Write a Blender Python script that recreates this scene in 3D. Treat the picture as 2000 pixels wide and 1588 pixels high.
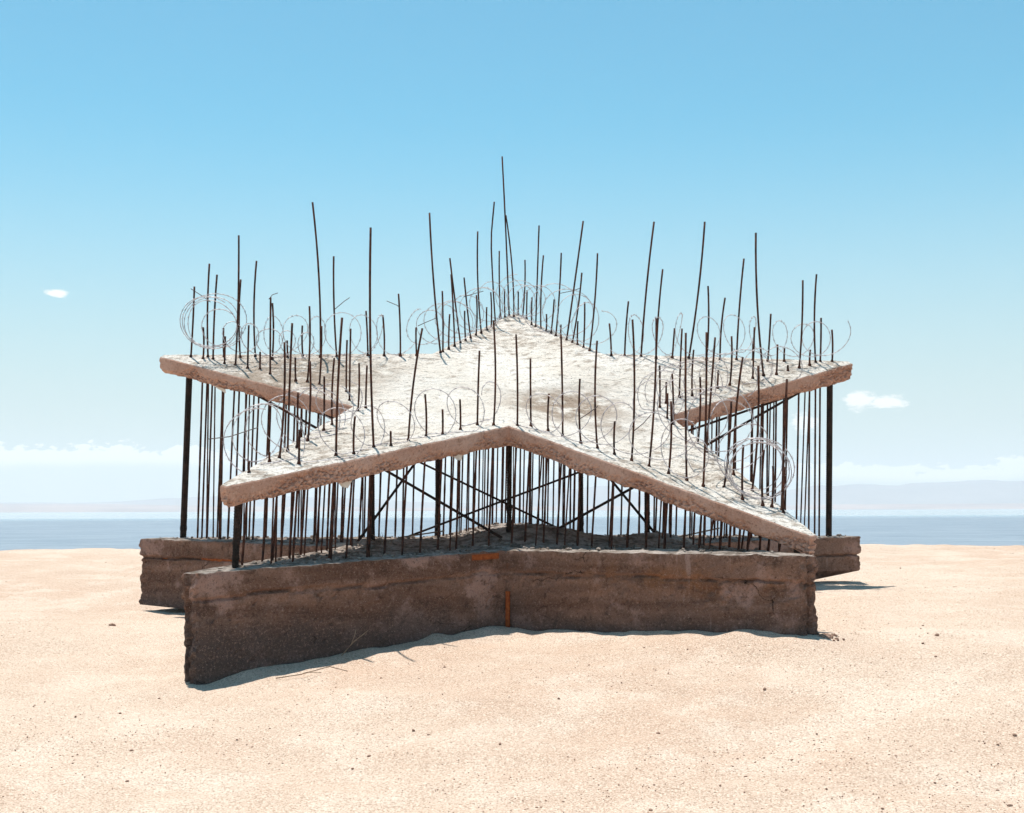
import bpy, math, random
import numpy as np
from mathutils import Vector, noise

for o in list(bpy.data.objects):
    bpy.data.objects.remove(o, do_unlink=True)
scene = bpy.context.scene
COL = scene.collection
random.seed(11)

# ------------------------------------------------------------------ camera
CAM_Z = 1.6
cam_data = bpy.data.cameras.new('camera')
cam = bpy.data.objects.new('camera', cam_data)
COL.objects.link(cam)
cam.location = (0, 0, CAM_Z)
cam.rotation_mode = 'XYZ'
cam.rotation_euler = (math.radians(90), math.radians(0.2), 0)
cam_data.sensor_width = 36.0
cam_data.lens = 48.6
cam_data.shift_y = 0.1005
cam_data.clip_start = 0.1
cam_data.clip_end = 60000
scene.camera = cam

# ------------------------------------------------------------------ sun + exposure
SUN_EL = math.radians(73)
SUN_AZ = math.radians(-23)          # measured from +Y towards +X
sun_vec = Vector((math.sin(SUN_AZ) * math.cos(SUN_EL), math.cos(SUN_AZ) * math.cos(SUN_EL), math.sin(SUN_EL)))
sd = bpy.data.lights.new('sun', 'SUN')
sd.energy = 5.0
sd.angle = math.radians(0.5)
sd.color = (1.0, 0.955, 0.89)
sun = bpy.data.objects.new('sun', sd)
COL.objects.link(sun)
sun.rotation_mode = 'QUATERNION'
sun.rotation_quaternion = (-sun_vec).to_track_quat('-Z', 'Y')
sun.location = (-5, 10, 30)

scene.view_settings.view_transform = 'Standard'
scene.view_settings.look = 'None'
scene.view_settings.exposure = 0.25
scene.view_settings.gamma = 1.0
scene.view_settings.use_curve_mapping = False
scene.render.engine = 'CYCLES'
scene.cycles.use_denoising = True
scene.cycles.use_adaptive_sampling = True
scene.cycles.adaptive_threshold = 0.02
scene.cycles.max_bounces = 6
scene.cycles.diffuse_bounces = 3
scene.cycles.volume_bounces = 1
scene.cycles.caustics_reflective = False
scene.cycles.caustics_refractive = False

# ------------------------------------------------------------------ node helper
class NT:
    def __init__(self, tree):
        self.t = tree
        tree.nodes.clear()
    def n(self, typ, ins=None, **kw):
        nd = self.t.nodes.new(typ)
        for k, v in kw.items():
            setattr(nd, k, v)
        for k, v in (ins or {}).items():
            s = nd.inputs[k]
            if isinstance(v, bpy.types.NodeSocket):
                self.t.links.new(v, s)
            else:
                s.default_value = v
        return nd
    def m(self, op, a, b=None, c=None, clamp=False):
        ins = {0: a}
        if b is not None: ins[1] = b
        if c is not None: ins[2] = c
        nd = self.n('ShaderNodeMath', ins, operation=op)
        nd.use_clamp = clamp
        return nd.outputs[0]
    def mix(self, f, a, b, blend='MIX'):
        nd = self.t.nodes.new('ShaderNodeMix')
        nd.data_type = 'RGBA'; nd.blend_type = blend
        for idx, v in ((0, f), (6, a), (7, b)):
            s = nd.inputs[idx]
            if isinstance(v, bpy.types.NodeSocket): self.t.links.new(v, s)
            else: s.default_value = v if idx == 0 else (tuple(v) + (1,) if len(v) == 3 else v)
        return nd.outputs[2]
    def noise(self, vec, scale, detail=4, rough=0.55, dist=0.0):
        return self.n('ShaderNodeTexNoise', {'Vector': vec, 'Scale': scale, 'Detail': detail, 'Roughness': rough, 'Distortion': dist}).outputs['Fac']
    def ramp(self, v, lo, hi, a=0.0, b=1.0, smooth=True):
        nd = self.n('ShaderNodeMapRange', {0: v, 1: lo, 2: hi, 3: a, 4: b})
        nd.interpolation_type = 'SMOOTHSTEP' if smooth else 'LINEAR'
        return nd.outputs[0]

# ------------------------------------------------------------------ world: clear sky with a few far clouds
world = bpy.data.worlds.new('World')
scene.world = world
world.use_nodes = True
w = NT(world.node_tree)
sky = w.n('ShaderNodeTexSky', sky_type='NISHITA')
sky.sun_disc = False
sky.sun_elevation = SUN_EL
sky.sun_rotation = SUN_AZ % (2 * math.pi)
sky.altitude = 0
sky.air_density = 1.0
sky.dust_density = 0.25
sky.ozone_density = 2.0
tc = w.n('ShaderNodeTexCoord')
sep = w.n('ShaderNodeSeparateXYZ', {0: tc.outputs['Generated']})
az = w.m('ARCTAN2', sep.outputs[0], sep.outputs[1])
el = w.m('ARCSINE', sep.outputs[2])
uv = w.n('ShaderNodeCombineXYZ', {0: az, 1: w.m('MULTIPLY', el, 2.2), 2: 0.0})
nz = w.noise(uv.outputs[0], 62, 5, 0.62)
nz2 = w.noise(uv.outputs[0], 85, 5, 0.65)
# height profile of the far cumulus bank by compass direction: (azimuth, top, foot), in radians
BANK = [(-0.5, .041, .030), (-0.354, .0465, .0325), (-0.335, .044, .0335), (-0.315, .0455, .033), (-0.295, .0435, .034), (-0.275, .0485, .034), (-0.262, .0455, .034),
        (-0.25, .0385, .034), (-0.240, .0490, .034), (-0.215, .046, .033), (-0.19, .036, .031), (-0.10, .035, .030), (0.0, .038, .031), (0.10, .034, .028),
        (0.19, .031, .024), (0.222, .0315, .0225), (0.243, .0355, .0215), (0.262, .0305, .0205), (0.285, .0285, .0195), (0.32, .0300, .020), (0.355, .033, .021), (0.5, .036, .025)]
rp = w.n('ShaderNodeValToRGB', {0: w.m('ADD', az, 0.5)})
cr = rp.color_ramp
cr.interpolation = 'B_SPLINE'
while len(cr.elements) < len(BANK): cr.elements.new(0.5)
for e_, (u_, t_, f_) in zip(cr.elements, BANK):
    e_.position = u_ + 0.5
for e_, (u_, t_, f_) in zip(cr.elements, BANK):
    e_.color = (t_ * 10, f_ * 10, 0, 1)
sb = w.n('ShaderNodeSeparateColor', {0: rp.outputs[0]})
el10 = w.m('MULTIPLY', w.m('ADD', el, w.m('MULTIPLY', w.m('SUBTRACT', nz, 0.5), 0.032)), 10.0)
d_top = w.m('SUBTRACT', sb.outputs[0], el10)
d_foot = w.m('SUBTRACT', w.m('MULTIPLY', el, 10.0), sb.outputs[1])
dens = w.m('MULTIPLY', w.ramp(d_top, 0.0, 0.018), w.ramp(d_foot, -0.06, 0.03))
dens = w.m('MULTIPLY', dens, 0.85)
def puff(u0, v0, su, sv):
    a = w.m('MULTIPLY', w.m('SUBTRACT', az, u0), 1 / su)
    b = w.m('MULTIPLY', w.m('SUBTRACT', el, v0), 1 / sv)
    return w.m('EXPONENT', w.m('MULTIPLY', w.m('ADD', w.m('MULTIPLY', a, a), w.m('MULTIPLY', b, b)), -1.0))
mask = None
for c in [(-0.3175, 0.1490, 0.0095, 0.0030), (0.2480, 0.0755, 0.0120, 0.0072), (0.2650, 0.0740, 0.0150, 0.0050), (0.2090, 0.0600, 0.0100, 0.0075)]:
    p = puff(*c)
    mask = p if mask is None else w.m('MAXIMUM', mask, p)
dens = w.m('MAXIMUM', dens, w.ramp(w.m('ADD', mask, w.m('MULTIPLY', w.m('SUBTRACT', nz2, 0.5), 1.6)), 0.30, 0.76))
SKY_STRENGTH = 0.112
skyc = w.mix(1.0, sky.outputs[0], (0.53, 1.11, 1.03), 'MULTIPLY')
skyc = w.mix(w.ramp(el, 0.29, 0.0, 0.0, 0.9), skyc, (5.15, 5.2, 5.05))
cl = w.mix(w.m('MULTIPLY', dens, 0.85), skyc, (8.6, 8.4, 7.9))
bg = w.n('ShaderNodeBackground', {0: cl, 1: SKY_STRENGTH})
w.n('ShaderNodeOutputWorld', {0: bg.outputs[0]})

# ------------------------------------------------------------------ materials
def new_mat(name):
    mt = bpy.data.materials.new(name)
    mt.use_nodes = True
    return mt, NT(mt.node_tree)
def finish(t, color, rough=0.9, bump=None, bstr=0.3, bdist=0.01, metal=0.0, spec=0.3, volume=None):
    ins = {'Base Color': color, 'Roughness': rough, 'Metallic': metal, 'Specular IOR Level': spec}
    if bump is not None:
        ins['Normal'] = t.n('ShaderNodeBump', {'Height': bump, 'Strength': bstr, 'Distance': bdist}).outputs[0]
    p = t.n('ShaderNodeBsdfPrincipled', ins)
    t.n('ShaderNodeOutputMaterial', {0: p.outputs[0]})
def objc(t):
    return t.n('ShaderNodeTexCoord').outputs['Object']

def mat_sand():
    mt, t = new_mat('sand')
    v = objc(t)
    big = t.noise(v, 0.16, 5, 0.6)
    mid = t.noise(v, 1.4, 5, 0.6)
    clump = t.noise(v, 24, 4, 0.7)
    fine = t.noise(v, 75, 3, 0.7)
    grit = t.noise(v, 160, 2, 0.6)
    c = t.mix(t.ramp(big, 0.42, 0.60), (0.635, 0.490, 0.382), (0.575, 0.410, 0.306))
    c = t.mix(t.ramp(mid, 0.46, 0.62, 0, 0.7), c, (0.71, 0.565, 0.455))
    broad = t.noise(v, 0.55, 5, 0.65)
    c = t.mix(t.ramp(broad, 0.50, 0.66, 0, 0.55), c, (0.54, 0.385, 0.285))
    c = t.mix(t.ramp(clump, 0.50, 0.70, 0, 0.55), c, (0.43, 0.30, 0.215))
    c = t.mix(t.ramp(fine, 0.51, 0.62, 0, 0.8), c, (0.33, 0.22, 0.155))
    c = t.mix(t.ramp(fine, 0.47, 0.36, 0, 0.8), c, (0.80, 0.67, 0.54))
    c = t.mix(t.ramp(grit, 0.60, 0.68, 0, 0.7), c, (0.20, 0.12, 0.085))
    h = t.m('ADD', t.m('MULTIPLY', fine, 0.5), t.m('ADD', t.m('MULTIPLY', grit, 0.3), t.m('MULTIPLY', t.noise(v, 14, 4, 0.6), 1.3)))
    finish(t, c, 0.95, h, 0.8, 0.014, spec=0.1)
    return mt

def mat_water():
    mt, t = new_mat('water')
    v = objc(t)
    st = t.n('ShaderNodeMapping', {'Vector': v, 'Scale': (0.35, 1.0, 1.0)}).outputs[0]
    sepv = t.n('ShaderNodeSeparateXYZ', {0: v})
    wide = t.n('ShaderNodeMapping', {'Vector': v, 'Scale': (0.0006, 0.004, 1.0)}).outputs[0]
    streak = t.noise(wide, 1.0, 4, 0.6)
    calm = t.ramp(t.m('ADD', sepv.outputs[1], t.m('MULTIPLY', t.m('SUBTRACT', streak, 0.5), 300.0)), 380, 620)
    h = t.m('ADD', t.noise(st, 0.55, 4, 0.6), t.m('MULTIPLY', t.noise(st, 2.6, 3, 0.6), 0.35))
    rough = t.m('SUBTRACT', 0.34, t.m('MULTIPLY', calm, 0.22))
    strength = t.m('SUBTRACT', 1.0, t.m('MULTIPLY', calm, 0.93))
    b = t.n('ShaderNodeBump', {'Height': h, 'Strength': strength, 'Distance': 0.45})
    rip = t.n('ShaderNodeMapping', {'Vector': v, 'Scale': (0.10, 0.55, 1.0)}).outputs[0]
    wv = t.noise(rip, 1.0, 4, 0.7)
    c0 = t.mix(t.ramp(wv, 0.35, 0.65), (0.165, 0.20, 0.245), (0.325, 0.35, 0.38))
    c = t.mix(calm, c0, (0.36, 0.42, 0.45))
    p = t.n('ShaderNodeBsdfPrincipled', {'Base Color': c, 'Roughness': rough, 'IOR': 1.33, 'Normal': b.outputs[0]})
    t.n('ShaderNodeOutputMaterial', {0: p.outputs[0]})
    return mt

def mat_land(name, a, b, s):
    mt, t = new_mat(name)
    v = objc(t)
    f = t.noise(v, s, 5, 0.6)
    finish(t, t.mix(t.ramp(f, 0.35, 0.65), a, b), 0.95, spec=0.05)
    return mt

def mat_base_side():
    mt, t = new_mat('weathered brown concrete')
    v = objc(t)
    sx = t.n('ShaderNodeSeparateXYZ', {0: v})
    band = t.n('ShaderNodeMapping', {'Vector': v, 'Rotation': (0.0, 0.16, 0.0), 'Scale': (0.55, 0.55, 3.4)}).outputs[0]
    b1 = t.noise(band, 1.3, 6, 0.6, 0.6)
    m1 = t.noise(v, 2.3, 6, 0.65)
    m2 = t.noise(v, 9, 5, 0.7)
    fine = t.noise(v, 130, 3, 0.75)
    c = t.mix(t.ramp(b1, 0.36, 0.66), (0.120, 0.064, 0.044), (0.235, 0.136, 0.098))
    c = t.mix(t.ramp(m1, 0.50, 0.62, 0, 0.75), c, (0.37, 0.235, 0.195))
    c = t.mix(t.ramp(m2, 0.53, 0.68, 0, 0.75), c, (0.070, 0.039, 0.027))
    # rust weeping out of the right-hand wall
    rx = t.ramp(t.m('ABSOLUTE', t.m('SUBTRACT', sx.outputs[0], 1.35)), 1.15, 0.2)
    rz = t.ramp(t.m('ABSOLUTE', t.m('SUBTRACT', sx.outputs[2], 1.02)), 0.20, 0.02)
    front = t.ramp(sx.outputs[1], 13.2, 12.6)
    rust = t.m('MULTIPLY', t.m('MULTIPLY', t.m('MULTIPLY', rx, rz), front), t.ramp(t.noise(v, 3.5, 5, 0.7), 0.40, 0.62))
    c = t.mix(t.m('MULTIPLY', rust, 0.6), c, (0.27, 0.115, 0.045))
    # pale scrapes
    sc = t.n('ShaderNodeMapping', {'Vector': v, 'Rotation': (0.3, 0.6, 0.4), 'Scale': (7.0, 7.0, 1.1)}).outputs[0]
    scr = t.m('MULTIPLY', t.ramp(t.noise(sc, 1.0, 4, 0.6), 0.63, 0.72), t.ramp(t.noise(v, 1.1, 3, 0.5), 0.45, 0.60))
    c = t.mix(t.m('MULTIPLY', scr, 0.6), c, (0.42, 0.29, 0.25))
    # damp, salt-dark foot of the wall with a ragged edge
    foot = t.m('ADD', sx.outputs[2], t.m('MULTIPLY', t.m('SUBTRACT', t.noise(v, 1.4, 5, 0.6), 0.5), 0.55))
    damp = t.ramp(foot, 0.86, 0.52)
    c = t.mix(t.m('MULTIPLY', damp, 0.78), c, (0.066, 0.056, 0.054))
    grain = t.noise(v, 48, 4, 0.75)
    c = t.mix(t.ramp(grain, 0.55, 0.67, 0, 0.6), c, (0.36, 0.235, 0.185))
    c = t.mix(t.ramp(grain, 0.45, 0.33, 0, 0.75), c, (0.050, 0.026, 0.018))
    c = t.mix(t.ramp(fine, 0.60, 0.70, 0, 0.8), c, (0.46, 0.34, 0.28))
    c = t.mix(t.ramp(fine, 0.40, 0.30, 0, 0.8), c, (0.035, 0.020, 0.014))
    # fine shrinkage cracks
    wob = t.n('ShaderNodeMixRGB', {0: 0.18, 1: v, 2: t.n('ShaderNodeTexNoise', {'Vector': v, 'Scale': 4.0, 'Detail': 5.0}).outputs['Color']}).outputs[0]
    vo = t.n('ShaderNodeTexVoronoi', {'Vector': t.n('ShaderNodeMapping', {'Vector': wob, 'Scale': (0.5, 0.5, 1.5)}).outputs[0], 'Scale': 2.2}, feature='DISTANCE_TO_EDGE').outputs['Distance']
    crack = t.m('MULTIPLY', t.ramp(vo, 0.006, 0.002), t.ramp(t.noise(v, 2.6, 4, 0.6), 0.57, 0.63))
    c = t.mix(t.m('MULTIPLY', crack, 0.85), c, (0.020, 0.012, 0.009))
    h = t.m('ADD', t.m('MULTIPLY', grain, 0.9), t.m('ADD', t.m('MULTIPLY', m2, 1.5), t.m('MULTIPLY', crack, -1.0)))
    finish(t, c, 0.95, h, 0.8, 0.016, spec=0.15)
    return mt

def mat_rubble():
    mt, t = new_mat('pale rubble and dust')
    v = objc(t)
    f = t.noise(v, 7, 5, 0.65)
    g = t.noise(v, 70, 3, 0.7)
    c = t.mix(t.ramp(f, 0.35, 0.65), (0.15, 0.115, 0.09), (0.44, 0.37, 0.32))
    c = t.mix(t.ramp(g, 0.56, 0.72, 0, 0.7), c, (0.07, 0.05, 0.038))
    finish(t, c, 0.95, t.m('ADD', g, t.m('MULTIPLY', f, 2.0)), 0.6, 0.02, spec=0.1)
    return mt

def mat_slab_top():
    mt, t = new_mat('sun-bleached slab top')
    v = objc(t)
    st = t.n('ShaderNodeMapping', {'Vector': v, 'Rotation': (0, 0, 0.3), 'Scale': (0.85, 1.15, 1.0)}).outputs[0]
    a = t.noise(v, 1.1, 5, 0.6)
    b = t.noise(st, 9, 6, 0.72)
    g = t.noise(st, 42, 4, 0.75)
    sx = t.n('ShaderNodeSeparateXYZ', {0: v})
    c = t.mix(t.ramp(a, 0.35, 0.65), (0.80, 0.715, 0.62), (0.87, 0.80, 0.72))
    # brown stains right of the middle
    def spot(x, y, r):
        d = t.n('ShaderNodeVectorMath', {0: v, 1: (x, y, 2.7)}, operation='DISTANCE').outputs['Value']
        return t.ramp(d, r, r * 0.25)
    s = t.m('MAXIMUM', spot(0.55, 14.1, 0.95), spot(1.05, 13.5, 0.6))
    s = t.m('MAXIMUM', s, t.m('MULTIPLY', spot(-2.3, 15.1, 1.5), 0.9))
    c = t.mix(t.m('MULTIPLY', s, t.ramp(t.noise(v, 4.5, 5, 0.7), 0.34, 0.56, 0, 0.95)), c, (0.36, 0.265, 0.195))
    dist = t.n('ShaderNodeVectorMath', {0: v, 1: (0.0, 14.2, 2.8)}, operation='DISTANCE').outputs['Value']
    arms = t.ramp(dist, 1.1, 2.8)
    grime = t.m('ADD', b, t.m('MULTIPLY', arms, 0.075))
    c = t.mix(t.ramp(grime, 0.53, 0.68, 0, 0.8), c, (0.36, 0.28, 0.215))
    c = t.mix(t.ramp(t.m('ADD', g, t.m('MULTIPLY', arms, 0.03)), 0.58, 0.66, 0, 0.85), c, (0.15, 0.10, 0.07))
    finish(t, c, 0.95, t.m('ADD', t.m('MULTIPLY', b, 2.0), t.m('MULTIPLY', g, 0.8)), 0.9, 0.028, spec=0.1)
    return mt

def mat_slab_side():
    mt, t = new_mat('pinkish cast concrete')
    v = objc(t)
    a = t.noise(v, 1.7, 5, 0.6)
    m = t.noise(v, 14, 5, 0.7)
    g = t.noise(v, 120, 3, 0.7)
    c = t.mix(t.ramp(a, 0.35, 0.65), (0.47, 0.270, 0.195), (0.56, 0.355, 0.275))
    c = t.mix(t.ramp(m, 0.55, 0.72, 0, 0.6), c, (0.26, 0.125, 0.068))
    k = t.noise(v, 45, 4, 0.75)
    c = t.mix(t.ramp(k, 0.55, 0.67, 0, 0.65), c, (0.62, 0.46, 0.37))
    c = t.mix(t.ramp(k, 0.44, 0.33, 0, 0.7), c, (0.17, 0.085, 0.050))
    c = t.mix(t.ramp(g, 0.58, 0.70, 0, 0.7), c, (0.10, 0.055, 0.035))
    finish(t, c, 0.92, t.m('ADD', m, t.m('MULTIPLY', k, 0.8)), 0.7, 0.012, spec=0.15)
    return mt

def mat_rust(name, a, b, s=18.0):
    mt, t = new_mat(name)
    v = objc(t)
    f = t.noise(v, s, 5, 0.7)
    g = t.noise(v, 90, 3, 0.7)
    finish(t, t.mix(t.ramp(f, 0.35, 0.68), a, b), 0.85, g, 0.5, 0.004, metal=0.0, spec=0.25)
    return mt

def mat_plain(name, a, b, s, rough=0.8, metal=0.0, spec=0.3):
    mt, t = new_mat(name)
    f = t.noise(objc(t), s, 4, 0.6)
    finish(t, t.mix(t.ramp(f, 0.35, 0.65), a, b), rough, f, 0.2, 0.003, metal=metal, spec=spec)
    return mt

M = {
    'sand': mat_sand(), 'water': mat_water(),
    'shore': mat_land('hazy far shore', (0.42, 0.30, 0.25), (0.30, 0.22, 0.19), 0.004),
    'mount': mat_land('desert mountain', (0.30, 0.26, 0.24), (0.22, 0.19, 0.18), 0.0011),
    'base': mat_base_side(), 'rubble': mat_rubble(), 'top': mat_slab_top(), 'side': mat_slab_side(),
    'rebar': mat_rust('rusty rebar', (0.026, 0.011, 0.008), (0.125, 0.044, 0.024)),
    'column': mat_rust('blackened ribbed steel', (0.014, 0.010, 0.008), (0.045, 0.024, 0.016), 12),
    'bright_rust': mat_rust('bright orange rust', (0.19, 0.042, 0.012), (0.34, 0.095, 0.022), 30),
    'wire': mat_plain('galvanised razor wire', (0.42, 0.37, 0.38), (0.62, 0.57, 0.57), 25, 0.5, 0.25, 0.5),
    'tie': mat_plain('thin grey tie wire', (0.10, 0.08, 0.075), (0.16, 0.13, 0.12), 25, 0.7, 0.2),
    'paper': mat_plain('weathered white paper', (0.70, 0.64, 0.56), (0.80, 0.76, 0.70), 12, 0.9),
    'stone': mat_plain('reddish brown stone', (0.19, 0.105, 0.07), (0.34, 0.22, 0.16), 6, 0.95),
    'twig': mat_plain('dry twig', (0.20, 0.13, 0.09), (0.32, 0.24, 0.17), 20, 0.95),
}

# ------------------------------------------------------------------ mesh helpers
def link(name, verts, faces, mats, parent=None, smooth=False, mat_idx=None):
    me = bpy.data.meshes.new(name)
    me.from_pydata([tuple(v) for v in verts], [], faces)
    for mm in (mats if isinstance(mats, (list, tuple)) else [mats]):
        me.materials.append(mm)
    if mat_idx is not None:
        me.polygons.foreach_set('material_index', mat_idx)
    if smooth:
        me.polygons.foreach_set('use_smooth', [True] * len(me.polygons))
    me.update()
    ob = bpy.data.objects.new(name, me)
    COL.objects.link(ob)
    if parent is not None:
        ob.parent = parent
        ob.matrix_parent_inverse = parent.matrix_world.inverted()
    return ob
def tag(ob, label=None, category=None, group=None, kind=None):
    for k, v in (('label', label), ('category', category), ('group', group), ('kind', kind)):
        if v: ob[k] = v
    return ob
def empty(name, loc):
    ob = bpy.data.objects.new(name, None)
    ob.location = loc
    COL.objects.link(ob)
    bpy.context.view_layer.update()
    return ob
def frame(d):
    d = Vector(d).normalized()
    a = Vector((0, 0, 1)) if abs(d.z) < 0.9 else Vector((1, 0, 0))
    e1 = d.cross(a).normalized()
    return e1, d.cross(e1).normalized()
def tube_geo(pts, rad, sides=6, verts=None, faces=None):
    """one tube along pts; rad is a number or f(i, point)"""
    verts = [] if verts is None else verts
    faces = [] if faces is None else faces
    pts = [Vector(p) for p in pts]
    o = len(verts); n = len(pts)
    for i, p in enumerate(pts):
        d = (pts[min(i + 1, n - 1)] - pts[max(i - 1, 0)])
        if i == 0 or i == n - 1 or True:
            e1, e2 = frame(d)
        r = rad(i, p) if callable(rad) else rad
        for k in range(sides):
            a = 2 * math.pi * k / sides
            verts.append(p + (e1 * math.cos(a) + e2 * math.sin(a)) * r)
    for i in range(n - 1):
        for k in range(sides):
            a, b = o + i * sides + k, o + i * sides + (k + 1) % sides
            faces.append((a, b, b + sides, a + sides))
    faces.append(tuple(o + k for k in range(sides - 1, -1, -1)))
    faces.append(tuple(o + (n - 1) * sides + k for k in range(sides)))
    return verts, faces
def dense(pts, step):
    out = [Vector(pts[0])]
    for a, b in zip(pts, pts[1:]):
        a, b = Vector(a), Vector(b)
        k = max(1, int((b - a).length / step))
        out += [a.lerp(b, (j + 1) / k) for j in range(k)]
    return out
def fn(x, y, z, s, oc=3):
    return noise.fractal(Vector((x * s, y * s, z * s)), 0.8, 2.0, oc)

# ------------------------------------------------------------------ ground, sea, far land
CTRL = np.array([(-2.55, 10.65, .235), (-1.3, 11.5, .37), (0, 12.3, .51), (1.2, 11.5, .55), (2.42, 10.7, .545),
    (-4.3, 15.8, .47), (4.0, 15.8, .76), (-3.2, 13.5, .42), (3.2, 13.0, .66), (0, 7.3, 0.0), (-3, 7.3, -.03), (3, 7.3, .03), (0, 1, -.02), (-4, 2, -.1), (4, 2, 0),
    (-7, 12, .36), (7, 12, .60), (-9.6, 26, .885), (0, 26, .83), (9.6, 26, .90), (-5.5, 20, .66), (5.5, 20, .80), (-20, 15, .5), (20, 15, .7),
    (-20, 27, .92), (20, 27, .95), (0, -20, 0), (-25, -5, 0), (25, -5, 0), (0, 16, .75)])
_d = CTRL[:, None, :2] - CTRL[None, :, :2]
_R = np.sqrt((_d ** 2).sum(-1) + 1e-9)
_A = np.zeros((len(CTRL) + 3, len(CTRL) + 3))
_A[:-3, :-3] = _R
_A[:-3, -3] = 1; _A[:-3, -2:] = CTRL[:, :2]
_A[-3, :-3] = 1; _A[-2:, :-3] = CTRL[:, :2].T
_W = np.linalg.solve(_A + np.diag([0.02] * len(CTRL) + [0] * 3), np.concatenate([CTRL[:, 2], [0, 0, 0]]))
def ground_np(x, y):
    xc, yc = np.clip(x, -25, 25), np.clip(y, -20, 27)
    r = np.sqrt((xc[:, None] - CTRL[None, :, 0]) ** 2 + (yc[:, None] - CTRL[None, :, 1]) ** 2)
    z = r @ _W[:-3] + _W[-3] + xc * _W[-2] + yc * _W[-1]
    over = np.maximum(0, y - 26.0)
    return np.maximum(z - 0.11 * over - 0.0, -6.0)
FOOT = [(Vector((-2.53, 10.845)), Vector((-0.056, 12.449))), (Vector((-0.056, 12.449)), Vector((2.399, 10.849)))]
def relief(x, y):
    if abs(x) > 40 or y > 45 or y < -10: return 0.0
    d = math.hypot(x, y)
    z = 0.070 * fn(x, y, 3.1, 0.40, 3) + 0.026 * fn(x, y * 1.3, 7.7, 1.3, 4)
    z += 0.10 * math.exp(-(((x + 4.6) / 1.6) ** 2 + ((y - 13.4) / 0.9) ** 2))
    if abs(x) < 3.4 and 9.6 < y < 13:
        p = Vector((x, y))
        dd = 9.0
        for a, c in FOOT:
            ab = c - a
            t = max(0.0, min(1.0, (p - a).dot(ab) / ab.length_squared))
            dd = min(dd, (a + ab * t - p).length)
        z += (0.055 + 0.045 * fn(x, y, 2.5, 1.6, 3)) * math.exp(-(dd / 0.30) ** 2)
    if d < 22:
        z += 0.0055 * fn(x * 0.8, y, 1.3, 9.0, 3)
    return z
def ground_z(x, y):
    return float(ground_np(np.array([x]), np.array([y]))[0]) + relief(x, y)

def build_ground():
    angs = list(np.linspace(-0.46, 0.46, 420)) + list(np.linspace(0.46, 2 * math.pi - 0.46, 60)[1:-1])
    radii = [0.6]
    while radii[-1] < 30: radii.append(radii[-1] * (1.010 if radii[-1] > 6 else 1.05))
    while radii[-1] < 3000: radii.append(radii[-1] * 1.25)
    A, Rr = np.meshgrid(np.array(angs), np.array(radii))
    X, Y = (Rr * np.sin(A)).ravel(), (Rr * np.cos(A)).ravel()
    Z = np.concatenate([ground_np(X[i:i + 20000], Y[i:i + 20000]) for i in range(0, len(X), 20000)])
    Z = Z + np.array([relief(a, b) for a, b in zip(X, Y)])
    na, nr = len(angs), len(radii)
    verts = list(zip(X.tolist(), Y.tolist(), Z.tolist()))
    faces = []
    for j in range(nr - 1):
        for i in range(na):
            k = (i + 1) % na
            faces.append((j * na + i, j * na + k, (j + 1) * na + k, (j + 1) * na + i))
    faces.append(tuple(range(na - 1, -1, -1)))
    g = link('sand_ground', verts, faces, M['sand'], smooth=True)
    tag(g, 'pale sand ground rising to a low crest', kind='structure')
build_ground()

SEA_Z = -1.5
sv = [(-5600, 30, SEA_Z), (5600, 30, SEA_Z), (5600, 4800, SEA_Z), (-5600, 4800, SEA_Z)]
tag(link('sea_water', sv, [(0, 1, 2, 3)], M['water']), 'blue lake water behind the sand crest', kind='structure')

def ridge(name, label, y0, depth, prof, mat, seed, n=420, xr=5400, rows=10):
    """land rising away from its foot at y0; prof(x) is the crest height above the sea"""
    vs, fs = [], []
    for j in range(rows + 1):
        t = j / rows
        for i in range(n + 1):
            x = -xr + 2 * xr * i / n
            h = prof(x)
            z = SEA_Z - 1.0 + (h + 1.0) * (t ** 0.8) * (1 + 0.30 * (1 - t) * fn(x, t * 900, seed, 0.004, 4)) 
            vs.append((x, y0 + depth * t, z))
    for i in range(n + 1):
        vs.append((-xr + 2 * xr * i / n, y0 + depth * 1.6, SEA_Z - 1))
    for j in range(rows + 1):
        for i in range(n):
            a = j * (n + 1) + i
            fs.append((a, a + 1, a + n + 2, a + n + 1))
    return tag(link(name, vs, fs, mat, smooth=True), label, kind='structure')
def shore_prof(x):
    h = 15 + 3 * fn(x, 0, 1.7, 0.002, 4)
    if x < 0: h *= 1.0 + 0.0 * x
    h += 9 * math.exp(-((x + 1250) / 330) ** 2) * (1 + 0.4 * fn(x, 5, 2, 0.006, 3)) - 6 * math.exp(-(x / 700) ** 2)
    return max(3.0, h)
def mount_prof(x):
    h = 30 + 12 * fn(x, 9, 4.2, 0.0018, 4)
    h += 62 * (1 / (1 + math.exp(-(x - 900) / 130))) * (1 + 0.22 * fn(x, 3, 8.8, 0.0035, 4))
    h += 46 * math.exp(-((x - 330) / 130) ** 2) + 34 * math.exp(-((x - 110) / 120) ** 2)
    h += 20 * math.exp(-((x + 900) / 500) ** 2)
    return h
ridge('far_shore', 'low pinkish shore across the water', 3300, 500, shore_prof, M['shore'], 2.0)
ridge('distant_mountains', 'hazy blue mountain range beyond the far shore', 4300, 400, mount_prof, M['mount'], 6.0)

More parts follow.
